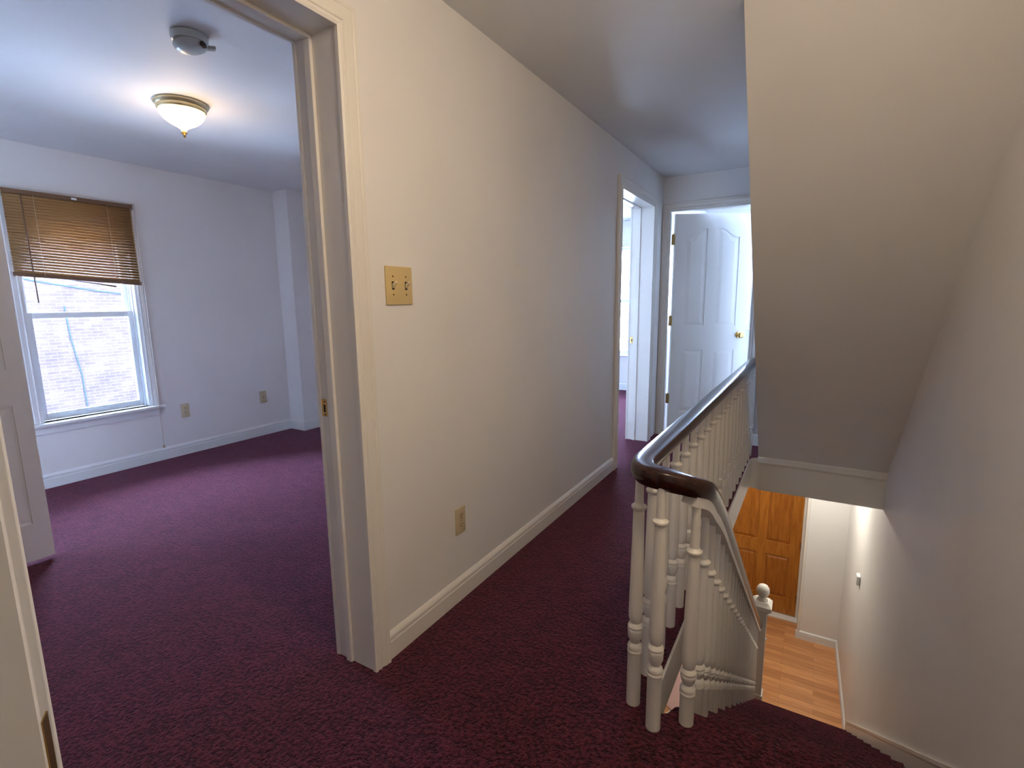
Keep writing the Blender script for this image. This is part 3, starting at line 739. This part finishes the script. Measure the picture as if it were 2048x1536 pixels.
# handrail
ctrl = [(.932, 4.412, .774), (.905, 4.412, .774), (.875, 4.405, .774), (.854, 4.375, .774), (.849, 4.31, .774)]
ctrl += [(hall_x(y)-.001, y, .774) for y in (4.0, 3.5, 3.0, 2.5, 2.0, 1.7, 1.56, 1.49)]
ctrl += [(.821, 1.435, .774), (.834, 1.392, .774), (.860, 1.368, .774), (.893, 1.360, .773), (.922, 1.366, .768), (.948, 1.384, .759), (.968, 1.410, .746),
         (.981, 1.447, .730), (.986, 1.495, .703), (.986, 1.56, .665), (.985, 1.64, .616), (.983, 1.75, .546), (.982, 1.88, .458)]
yy = 2.05
while yy < 4.9: ctrl.append((.981, yy, L(yy)+.778)); yy += .35
ctrl.append((.984, 4.985, L(4.985)+.782))
def spline(P, n=5):
    P = [Vector(p) for p in P]; out = []
    for i in range(len(P)-1):
        p0, p1, p2, p3 = P[max(i-1,0)], P[i], P[i+1], P[min(i+2, len(P)-1)]
        m = max(1, min(n, int((p2-p1).length/.012)+1))
        t1 = (p2-p0)*.5; t2 = (p3-p1)*.5
        l = (p2-p1).length
        t1 = t1.normalized()*l; t2 = t2.normalized()*l
        for k in range(m):
            t = k/m
            out.append(p1*(2*t**3-3*t*t+1) + t1*(t**3-2*t*t+t) + p2*(-2*t**3+3*t*t) + t2*(t**3-t*t))
    out.append(P[-1]); return out
path = spline(ctrl)
hp = [(-.020,-.030),(.020,-.030),(.026,-.022),(.0335,-.008),(.0350,.004),(.0335,.015),(.0305,.0215),(.0270,.0240),(.010,.0265),(-.010,.0265),(-.0270,.0240),(-.0305,.0215),(-.0335,.015),(-.0350,.004),(-.0335,-.008),(-.026,-.022)]
mb = MB(); mb.sweep(path, hp); o = mb.build('handrail', RAIL, root, True, 38); o['label'] = 'dark varnished wooden handrail'
kj = min(range(len(path)), key=lambda i: (path[i]-Vector((.889,1.361,.773))).length if path[i].y < 1.5 else 9)
pj = path[kj]; tj = (path[kj+1]-path[kj-1]).normalized()
mb = MB(); mb.sweep([pj-tj*.0008, pj+tj*.0008], [(a*1.012, b*1.012) for a, b in hp]); o = mb.build('rail_joint', BLACK, root); o['label'] = 'thin dark joint line in the rail'
# painted fillet under the falling part of the rail
fp = [p for p in path if p[0] > .962 and p[1] < 4.39 or p[0] > .975]
fil = []
for i, (x, y, z) in enumerate(fp):
    fil.append((x, y, z-.026-.016*min(1, max(0, (x-.93)/.03))-.010*max(0, 1-abs(y-1.6)/.2)))
mb = MB(); mb.sweep(fil, [(-.024,-.014),(.024,-.014),(.024,.014),(-.024,.014)]); mb.build('rail_fillet', BALP, root, True, 50)
# newel post at the foot
nx, ny = 1.0, 5.035
mb = MB(); mb.box(nx-.05, nx+.05, ny-.05, ny+.05, G, -1.70, .003)
mb.box(nx-.060, nx+.060, ny-.060, ny+.060, -1.70, -1.68, .004); mb.box(nx-.072, nx+.072, ny-.072, ny+.072, -1.68, -1.66, .004)
mb.box(nx-.062, nx+.062, ny-.062, ny+.062, G, G+.16, .006)
nw = mb.build('newel_post', BALP, root)
mb = MB()
def sq(h, z): return [(nx-h,ny-h,z),(nx+h,ny-h,z),(nx+h,ny+h,z),(nx-h,ny+h,z)]
mb.hexa(sq(.086,-1.66)+sq(.086,-1.625)); mb.hexa(sq(.086,-1.625)+sq(.056,-1.590)); mb.build('newel_cap', BALP, nw)
mb = MB(); mb.lathe([(.050,-1.595),(.046,-1.580),(.034,-1.565),(.030,-1.556),(.034,-1.549),(.048,-1.535),(.057,-1.512),(.058,-1.494),(.053,-1.468),(.040,-1.446),(.020,-1.434),(.003,-1.431)], (nx,ny,0), 28); mb.build('ball_finial', BALP, nw, True, 60)
mb = MB(); mb.lathe([(.010,0),(.010,.012),(.004,.016)], M=Matrix.Translation((nx+.047,ny+.0,-1.99)) @ Matrix.Rotation(PI/2,4,'Y'), n=12); mb.build('hook', TRIMC, nw)

# ------------------------------------------------------------------ small things below
mb = MB(); mb.box(.42, 1.0, 6.30, 6.66, G, G+.014, .004)
o = mb.build('oblong', FLATBLACK); tag(o, 'dark flat oblong in front of the orange front door', 'mat')  # thin near-black oblong lying on the floor before the front door
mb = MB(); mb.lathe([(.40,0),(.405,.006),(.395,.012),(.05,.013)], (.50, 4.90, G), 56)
o = mb.build('pink_disc', PINKM, None, True); tag(o, 'pale pink flat disc on the wooden floor below, glimpsed through the railing', 'rug')  # thin pale pink disc lying on the wooden floor

# ------------------------------------------------------------------ outside
mb = MB(); mb.box(W-9.2, W-9.0, -10, 18, -4, 4.2)
o = mb.build('neighbouring_brick_wall', BRICK); tag(o, 'pale sunlit brick wall of the neighbouring house outside the window', 'brick wall')
mb = MB(); mb.box(W-9.0, W-.16, -10, 18, -1.7, -1.5); o = mb.build('bounce_slab', plain('pale_bounce_coating', (.50,.51,.53), .9)); tag(o, 'pale flat surface added out of view below the bedroom window to bounce skylight upward', 'bounce surface', kind='structure')  # added out of view, bounces skylight up to the bedroom ceiling
def cable(pts, r, label):
    mb = MB(); mb.tube(pts, r, 8); o = mb.build('utility_cable', CABLE, None, True); tag(o, label, 'cable')
XC = W-8.985
cable([(XC, 3.1, 2.02), (XC, 4.0, 1.78), (XC, 5.0, 1.60), (XC, 6.0, 1.46)], .011, 'thin cable slanting across the brick wall behind the upper pane')
cable([(XC, 4.42, 1.28), (XC, 4.45, .6), (XC, 4.55, -.2), (XC, 4.57, -1.5)], .010, 'thin cable hanging straight down the brick wall behind the lower pane')

# ------------------------------------------------------------------ daylight
world = bpy.data.worlds.new('sky'); bpy.context.scene.world = world; world.use_nodes = True
bg = world.node_tree.nodes['Background']
bg.inputs['Color'].default_value = (.56,.71,1,1); bg.inputs['Strength'].default_value = 44.0
def portal(loc, rot, sx, sy):
    l = bpy.data.lights.new('daylight_portal', 'AREA'); l.shape = 'RECTANGLE'; l.size = sx; l.size_y = sy
    l.cycles.is_portal = True
    o = bpy.data.objects.new('daylight_portal', l); C.objects.link(o); o.location = loc; o.rotation_euler = rot
portal((W-.17, (WY0+WY1)/2, (WZ0+WZ1)/2), (0, -PI/2, 0), 1.52, .68)
portal((W-.17, -.66, (WZ0+WZ1)/2), (0, -PI/2, 0), 1.52, .68)
portal(((WA0+WA1)/2, 7.07, (WAZ0+WAZ1)/2), (-PI/2, 0, 0), .75, 1.5)
portal(((WB0+WB1)/2, 7.07, (WBZ0+WBZ1)/2), (-PI/2, 0, 0), .6, 1.05)

# ------------------------------------------------------------------ camera
cam = bpy.data.cameras.new('camera'); co = bpy.data.objects.new('camera', cam); C.objects.link(co)
F = 1008.4; yaw, pitch, roll = .5365, .1616, -.0114
cam.sensor_fit = 'HORIZONTAL'; cam.sensor_width = 36; cam.lens = F/2048*36; cam.clip_start = .02
fwd = Vector((-math.sin(yaw)*math.cos(pitch), math.cos(yaw)*math.cos(pitch), -math.sin(pitch)))
rt = Vector((math.cos(yaw), math.sin(yaw), 0)); up = rt.cross(fwd)
r2 = rt*math.cos(roll) + up*math.sin(roll); u2 = -rt*math.sin(roll) + up*math.cos(roll)
Mx = Matrix((( r2.x, u2.x, -fwd.x, 1.2233), (r2.y, u2.y, -fwd.y, 0), (r2.z, u2.z, -fwd.z, 1.2584), (0,0,0,1)))
co.matrix_world = Mx
sc = bpy.context.scene; sc.camera = co
sc.view_settings.view_transform = 'Standard'; sc.view_settings.look = 'None'; sc.view_settings.gamma = 1; sc.view_settings.use_curve_mapping = False
sc.view_settings.exposure = 1.45
